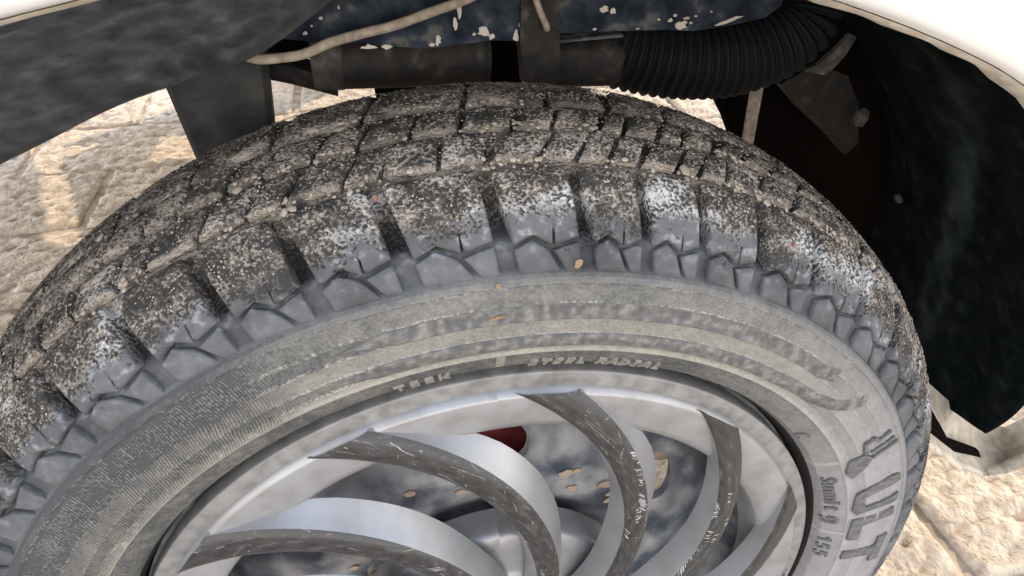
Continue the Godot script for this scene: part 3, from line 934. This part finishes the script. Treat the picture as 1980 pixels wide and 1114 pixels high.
	put("axle_end", tube([Vector3(0.0245, 0.2651, -0.158), Vector3(0.0265, 0.2650, -0.158)], 0.0143, 24), soot, axle)
	put("trailing_arm", slab(v2([-0.1000, 0.2680, -0.0766, 0.2638, -0.0540, 0.2550, -0.0540, 0.2455, -0.0782, 0.2544, -0.1000, 0.2610]), 0.02, 0.003), soot, car, up + Vector3(0, 0, -0.17))
	put("brake_pipe", tube([Vector3(-0.0905, 0.2850, -0.124), Vector3(-0.0847, 0.2843, -0.12), Vector3(-0.0745, 0.2843, -0.12), Vector3(-0.0640, 0.2855, -0.12), Vector3(-0.0518, 0.2898, -0.12), Vector3(-0.0375, 0.2929, -0.12), Vector3(-0.0232, 0.2955, -0.12), Vector3(-0.0063, 0.3003, -0.12), Vector3(0.0130, 0.3061, -0.12), Vector3(0.0347, 0.3151, -0.12)], 0.0023, 10), tan, car, up)
	# buffer and its bracket in the middle
	var buf := put("bump_stop", rounded_box(Vector3(0.052, 0.0255, 0.05), 0.008), soot, car, up + Vector3(0.0755, 0.2610, -0.168))
	buf.rotation.z = -0.05
	put("bump_stop_plate", slab(v2([0.0560, 0.2800, 0.0917, 0.2812, 0.0940, 0.2795, 0.0560, 0.2785]), 0.03, 0.0006), tar, car, up + Vector3(0, 0, -0.1315))
	put("bracket", slab(v2([0.0397, 0.345, 0.0582, 0.345, 0.0589, 0.2853, 0.0600, 0.2700, 0.0578, 0.2570, 0.0415, 0.2575, 0.0390, 0.2815]), 0.012, 0.003), soot, car, up + Vector3(0, 0, -0.132))
	put("wire", tube([Vector3(0.0420, 0.3130, -0.127), Vector3(0.0459, 0.2996, -0.125), Vector3(0.0499, 0.2910, -0.126), Vector3(0.0518, 0.2872, -0.129)], 0.0016, 8), tan, car, up)
	# corrugated hose hanging in a bend
	put("corrugated_hose", tube([Vector3(0.092, 0.2660, -0.170), Vector3(0.110, 0.2600, -0.166), Vector3(0.134, 0.2555, -0.162), Vector3(0.159, 0.2540, -0.160), Vector3(0.181, 0.2565, -0.160), Vector3(0.200, 0.2640, -0.160), Vector3(0.211, 0.2750, -0.162), Vector3(0.214, 0.290, -0.165)], 0.0205, 28, 1.0, 27, 0.0030, 270), mat(lin(0.0085, 0.010, 0.012), 0.62, 0.0, 0.25), car, up)
	# dark inner wall behind the hose, strap and gusset in front of it
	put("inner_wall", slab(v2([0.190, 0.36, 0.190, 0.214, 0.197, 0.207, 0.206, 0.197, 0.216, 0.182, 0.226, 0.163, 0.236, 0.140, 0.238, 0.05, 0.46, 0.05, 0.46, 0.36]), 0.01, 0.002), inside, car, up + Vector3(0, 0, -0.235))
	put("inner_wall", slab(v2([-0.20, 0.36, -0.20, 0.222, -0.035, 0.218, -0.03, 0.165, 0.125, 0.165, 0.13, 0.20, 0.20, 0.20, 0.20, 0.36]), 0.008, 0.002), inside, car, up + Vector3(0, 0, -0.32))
	put("strap", slab(v2([0.2105, 0.223, 0.2195, 0.223, 0.2215, 0.160, 0.2130, 0.160]), 0.002, 0.0005), tan, car, up + Vector3(0, 0, -0.2))
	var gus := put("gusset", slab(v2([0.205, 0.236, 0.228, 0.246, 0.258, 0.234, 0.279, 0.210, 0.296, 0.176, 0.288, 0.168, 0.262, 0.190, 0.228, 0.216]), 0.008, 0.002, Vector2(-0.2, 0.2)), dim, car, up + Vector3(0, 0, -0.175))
	put("rivet", slab(v2([0.264, 0.212, 0.268, 0.214, 0.272, 0.212, 0.273, 0.206, 0.270, 0.201, 0.265, 0.202, 0.263, 0.207]), 0.003, 0.001), grey_dust, gus, Vector3(0.004, 0.0, 0.012))
	put("mud_streak", slab(v2([0.206, 0.251, 0.214, 0.2545, 0.222, 0.262, 0.229, 0.2705, 0.2335, 0.2685, 0.230, 0.259, 0.223, 0.250, 0.2205, 0.2475, 0.213, 0.2495]), 0.003, 0.001), grey_dust, car, up + Vector3(0, 0, -0.14))
	# plastic liner on the right, ribbed, with a dusty streak
	var edge := func(a: float) -> float:
		if a < 33.0: return -0.215
		if a < 58.0: return lerpf(-0.215, -0.180, clampf((a - 33.0) / 25.0, 0, 1))
		if a < 81.0: return lerpf(-0.180, -0.222, (a - 58.0) / 23.0)
		return lerpf(-0.222, -0.112, clampf((a - 81.0) / 10.0, 0, 1))
	var foot := func(z: float) -> float:
		if z > -0.040: return 77.0
		if z > -0.058: return lerpf(77.0, 89.3, sqrt((-0.040 - z) / 0.018))
		return lerpf(89.3, 91.5, minf((-0.058 - z) / 0.05, 1.0))
	var lst := SurfaceTool.new()
	lst.begin(Mesh.PRIMITIVE_TRIANGLES)
	var ld := FastNoiseLite.new(); ld.seed = 55; ld.frequency = 26.0; ld.fractal_octaves = 4
	for i in 150:
		for j in 101:
			var f := j / 100.0
			var a := lerpf(12.0, 91.0, i / 149.0)
			var z := lerpf(-0.004, edge.call(a), f)
			a = lerpf(12.0, foot.call(z), i / 149.0)
			var r := 0.3600
			r += 0.0022 * smoothstep(-0.036, -0.042, z) - 0.0028 * smoothstep(-0.100, -0.112, z) + 0.0022 * smoothstep(-0.160, -0.166, z)
			r += 0.0007 * sin(z * 120.0)
			if i == 149: r += 0.004
			if j == 100: r += 0.004
			# a dried splash runs down the liner: pale dust with a ragged edge
			var n1 := ld.get_noise_3d(a * 0.006, z, 1.0)
			var mid := lerpf(-0.078, -0.132, smoothstep(40.0, 78.0, a))
			var dusty := smoothstep(0.016, 0.006, absf(z - mid) + n1 * 0.014) * smoothstep(36.0, 46.0, a) * smoothstep(88.0, 80.0, a)
			var v := 0.20 + 0.8 * dusty * (0.6 + n1) + 0.18 * smoothstep(0.15, 0.5, ld.get_noise_3d(a * 0.02, z * 3.0, 9.0))
			lst.set_color(Color(v, v, v * 0.98))
			lst.add_vertex(Vector3(r * sin(deg_to_rad(a)), r * cos(deg_to_rad(a)), z))
	var liner := put("arch_liner", finish(grid(PackedVector3Array(), PackedVector2Array(), 150, 101, false, lst, 0)), plastic, car, up)
	var on_liner := func(a: float, z: float, h: float) -> Vector3: return Vector3((0.3575 - h) * sin(deg_to_rad(a)), (0.3575 - h) * cos(deg_to_rad(a)), z)
	for h in [[74.5, -0.160, 0.0042], [67.0, -0.170, 0.0034]]:
		var ho := CylinderMesh.new()
		ho.top_radius = h[2]; ho.bottom_radius = h[2] * 1.1; ho.height = 0.002; ho.radial_segments = 16
		var o := put("hole" if h[2] > 0.004 else "bolt", ho, inside if h[2] > 0.004 else grey_dust, liner, on_liner.call(h[0], h[1], 0.0025))
		o.basis = Basis(Quaternion(Vector3.UP, Vector3(-sin(deg_to_rad(h[0])), -cos(deg_to_rad(h[0])), 0)))
	# end of the bumper: a pale turned-in shell below the liner
	var bm := PackedVector3Array()
	var low := [Vector3(0.280, 0.040, -0.05), Vector3(0.313, 0.010, -0.05), Vector3(0.345, -0.018, -0.05), Vector3(0.374, -0.0345, -0.05), Vector3(0.397, -0.0365, -0.05), Vector3(0.418, -0.027, -0.05), Vector3(0.48, 0.012, -0.05)]
	var high := [Vector3(0.310, 0.055, -0.093), Vector3(0.336, 0.028, -0.093), Vector3(0.374, -0.006, -0.093), Vector3(0.404, -0.030, -0.093), Vector3(0.432, -0.040, -0.093), Vector3(0.452, -0.010, -0.085), Vector3(0.53, 0.06, -0.07)]
	for i in 31:
		var t := i / 30.0 * (low.size() - 1)
		var k := mini(int(t), low.size() - 2)
		var A: Vector3 = low[k].lerp(low[k + 1], t - k); var B: Vector3 = high[k].lerp(high[k + 1], t - k)
		bm.append(A + Vector3(0.004, -0.004, -0.012))
		for j in 7:
			var f := j / 6.0
			bm.append(A.lerp(B, f) + Vector3(0.004, -0.007, 0.0) * sin(f * PI))
	put("bumper_end", finish(grid(bm, PackedVector2Array(), 31, 8, true)), beige, car, up)
	put("bumper_bracket", slab(v2([0.300, 0.052, 0.325, 0.020, 0.340, 0.000, 0.374, -0.020, 0.380, -0.029, 0.350, -0.015, 0.300, 0.027]), 0.003, 0.0008), inside, car, up + Vector3(0, 0, -0.062))

# ------------------------------------------------------------------ paving
func make_ground() -> void:
	var sand := grimy([[0.2, lin(0.27, 0.215, 0.155)], [0.55, lin(0.40, 0.335, 0.26)], [0.85, lin(0.5, 0.43, 0.34)]], 120, 3.0, 0.95, 1.0)
	var pl := PlaneMesh.new()
	pl.size = Vector2(400, 400)
	var g := put("ground", pl, sand, self, Vector3(0, -0.0005, 0))
	g.set_meta("kind", "structure")
	g.set_meta("label", "sandy brick paving under and round the car")
	var mats: Array = []
	for k in 4:
		var w: float = [1.0, 0.92, 1.06, 0.97][k]
		var m := grimy([[0.15, lin(0.36 * w, 0.305 * w, 0.24 * w)], [0.5, lin(0.545 * w, 0.465 * w, 0.37 * w)], [0.85, lin(0.65 * w, 0.575 * w, 0.485 * w)]], 130 + k, 3.2, 0.95, 1.2, 0.022)
		mats.append(m)
	var nz := FastNoiseLite.new(); nz.seed = 9; nz.frequency = 16.0; nz.fractal_octaves = 4
	var nb := FastNoiseLite.new(); nb.seed = 19; nb.frequency = 75.0; nb.fractal_octaves = 2
	var L := 0.354; var D := 0.2285
	var shapes: Array = []
	for k in 5:
		var pts := PackedVector3Array()
		var nu := 45; var nv := 31
		for i in nu:
			for j in nv:
				var fx := float(i) / (nu - 1); var fz := float(j) / (nv - 1)
				var x := (fx - 0.5) * L; var z := (fz - 0.5) * D
				var e := minf(minf(fx, 1.0 - fx) * L, minf(fz, 1.0 - fz) * D)
				var h := 0.0060 * nz.get_noise_3d(x, z, k * 3.0) + 0.011 * minf(nb.get_noise_3d(x * 0.5, z * 1.3, k * 2.0), 0.06)
				h -= 0.0014 * pow(1.0 - smoothstep(0.0, 0.010, e + 0.004 * nb.get_noise_3d(x, z, 7.0 + k)), 2.0)
				if i == 0 or j == 0 or i == nu - 1 or j == nv - 1:
					h = -0.02
				pts.append(Vector3(x, h, z))
		shapes.append(finish(grid(pts, PackedVector2Array(), nu, nv)))
	var row := 0
	var z := -2.75
	while z < 0.75:
		var x := -2.0 + (0.18 if row % 2 == 1 else 0.0)
		while x < 1.5:
			var o := put("paver", shapes[rng.randi() % 5], mats[rng.randi() % 4], g, Vector3(x + rng.randf_range(-0.003, 0.003), 0.006 + rng.randf_range(-0.002, 0.002), z + rng.randf_range(-0.003, 0.003)))
			o.rotation = Vector3(rng.randf_range(-0.008, 0.008), (PI if rng.randf() < 0.5 else 0.0) + rng.randf_range(-0.012, 0.012), rng.randf_range(-0.006, 0.006))
			x += 0.358
		z += 0.232
		row += 1

func make_bits() -> void:
	var straw := mat(lin(0.22, 0.155, 0.085), 0.8)
	var brick := mat(lin(0.22, 0.115, 0.085), 0.9)
	# label, angle, s, length, width, turn, material
	var list := [
		["leaf_flake", "curled yellow leaf flake stuck on a shoulder lug near the top of the tyre", "leaf flake", 7.2, 0.004, 0.0036, 0.0019, 1.2, straw],
		["leaf_flake", "small straw-coloured leaf flake just below the lugs, above the pale band", "leaf flake", -0.1, -0.003, 0.0026, 0.0013, 1.0, straw],
		["straw_sliver", "thin dry straw sliver lying on the pale sidewall band", "straw", -0.4, -0.0165, 0.0070, 0.0009, 0.35, straw],
		["clay_crumb", "orange clay crumb on the left of the dusty tread crown", "crumb", -8.6, 0.037, 0.0019, 0.0013, 0.3, brick],
		["clay_crumb", "orange clay crumb on the right shoulder of the dusty tread", "crumb", 29.2, 0.0265, 0.0016, 0.0012, 0.8, brick]]
	for b in list:
		var poly: Array = []
		for i in 9:
			var a := TAU * i / 9
			var k := rng.randf_range(0.7, 1.1)
			poly.append(Vector2(cos(a) * b[5] * 0.6 * k, sin(a) * b[6] * 0.8 * k).rotated(b[7]))
		var n := tyre_normal(b[3], b[4])
		var tg := Vector3(cos(deg_to_rad(b[3])), -sin(deg_to_rad(b[3])), 0)
		var o := put(b[0], slab(poly, 0.0009 if b[2] != "crumb" else 0.002, 0.0002, Vector2(0.15, 0.2)), b[8], self)
		o.transform = Transform3D(Basis(tg, n.cross(tg), n), tyre_at(b[3], b[4], 0.0014) + Vector3(0, HUB, 0))
		o.set_meta("label", b[1])
		o.set_meta("category", b[2])

func _ready() -> void:
	rng.seed = 20240
	var cam := Camera3D.new()
	cam.name = "camera"
	cam.position = Vector3(-0.0388, 0.3927 + HUB, 0.2205)
	cam.rotation = Vector3(-0.6301, -0.2058, 0.0)
	cam.fov = 43.56
	cam.near = 0.01
	cam.far = 1000.0
	add_child(cam)
	cam.current = true
	var sky := Sky.new()
	var sm := ProceduralSkyMaterial.new()
	sm.sky_top_color = Color(0.36, 0.42, 0.53)
	sm.sky_horizon_color = Color(1.0, 0.98, 0.95)
	sm.sky_curve = 0.4
	sm.ground_bottom_color = Color(0.45, 0.40, 0.34)
	sm.ground_horizon_color = Color(0.72, 0.69, 0.64)
	sm.sun_angle_max = 0.0
	sm.energy_multiplier = 1.0
	sky.sky_material = sm
	var env := Environment.new()
	env.background_mode = Environment.BG_SKY
	env.sky = sky
	env.tonemap_mode = Environment.TONE_MAPPER_LINEAR
	env.tonemap_exposure = 6.0
	env.ambient_light_source = Environment.AMBIENT_SOURCE_SKY
	env.sdfgi_enabled = true
	env.ssao_enabled = true
	env.ssil_enabled = true
	var we := WorldEnvironment.new()
	we.name = "world"
	we.environment = env
	add_child(we)
	var sun := DirectionalLight3D.new()
	sun.name = "sun"
	sun.light_color = Color(1.0, 0.90, 0.76)
	sun.light_energy = 0.25
	sun.light_angular_distance = 0.5
	sun.shadow_enabled = true
	add_child(sun)
	# sun beyond the car, behind its right-hand end
	sun.look_at_from_position(Vector3(0.74, 0.56, -0.62), Vector3.ZERO)
	make_ground()
	make_car()
	var wheel := thing("wheel", "dusty black car tyre on a silver wheel cover with swirling dark scratched spokes", "wheel")
	make_tyre(wheel)
	make_cover(wheel)
	make_rim(wheel)
	make_bits()
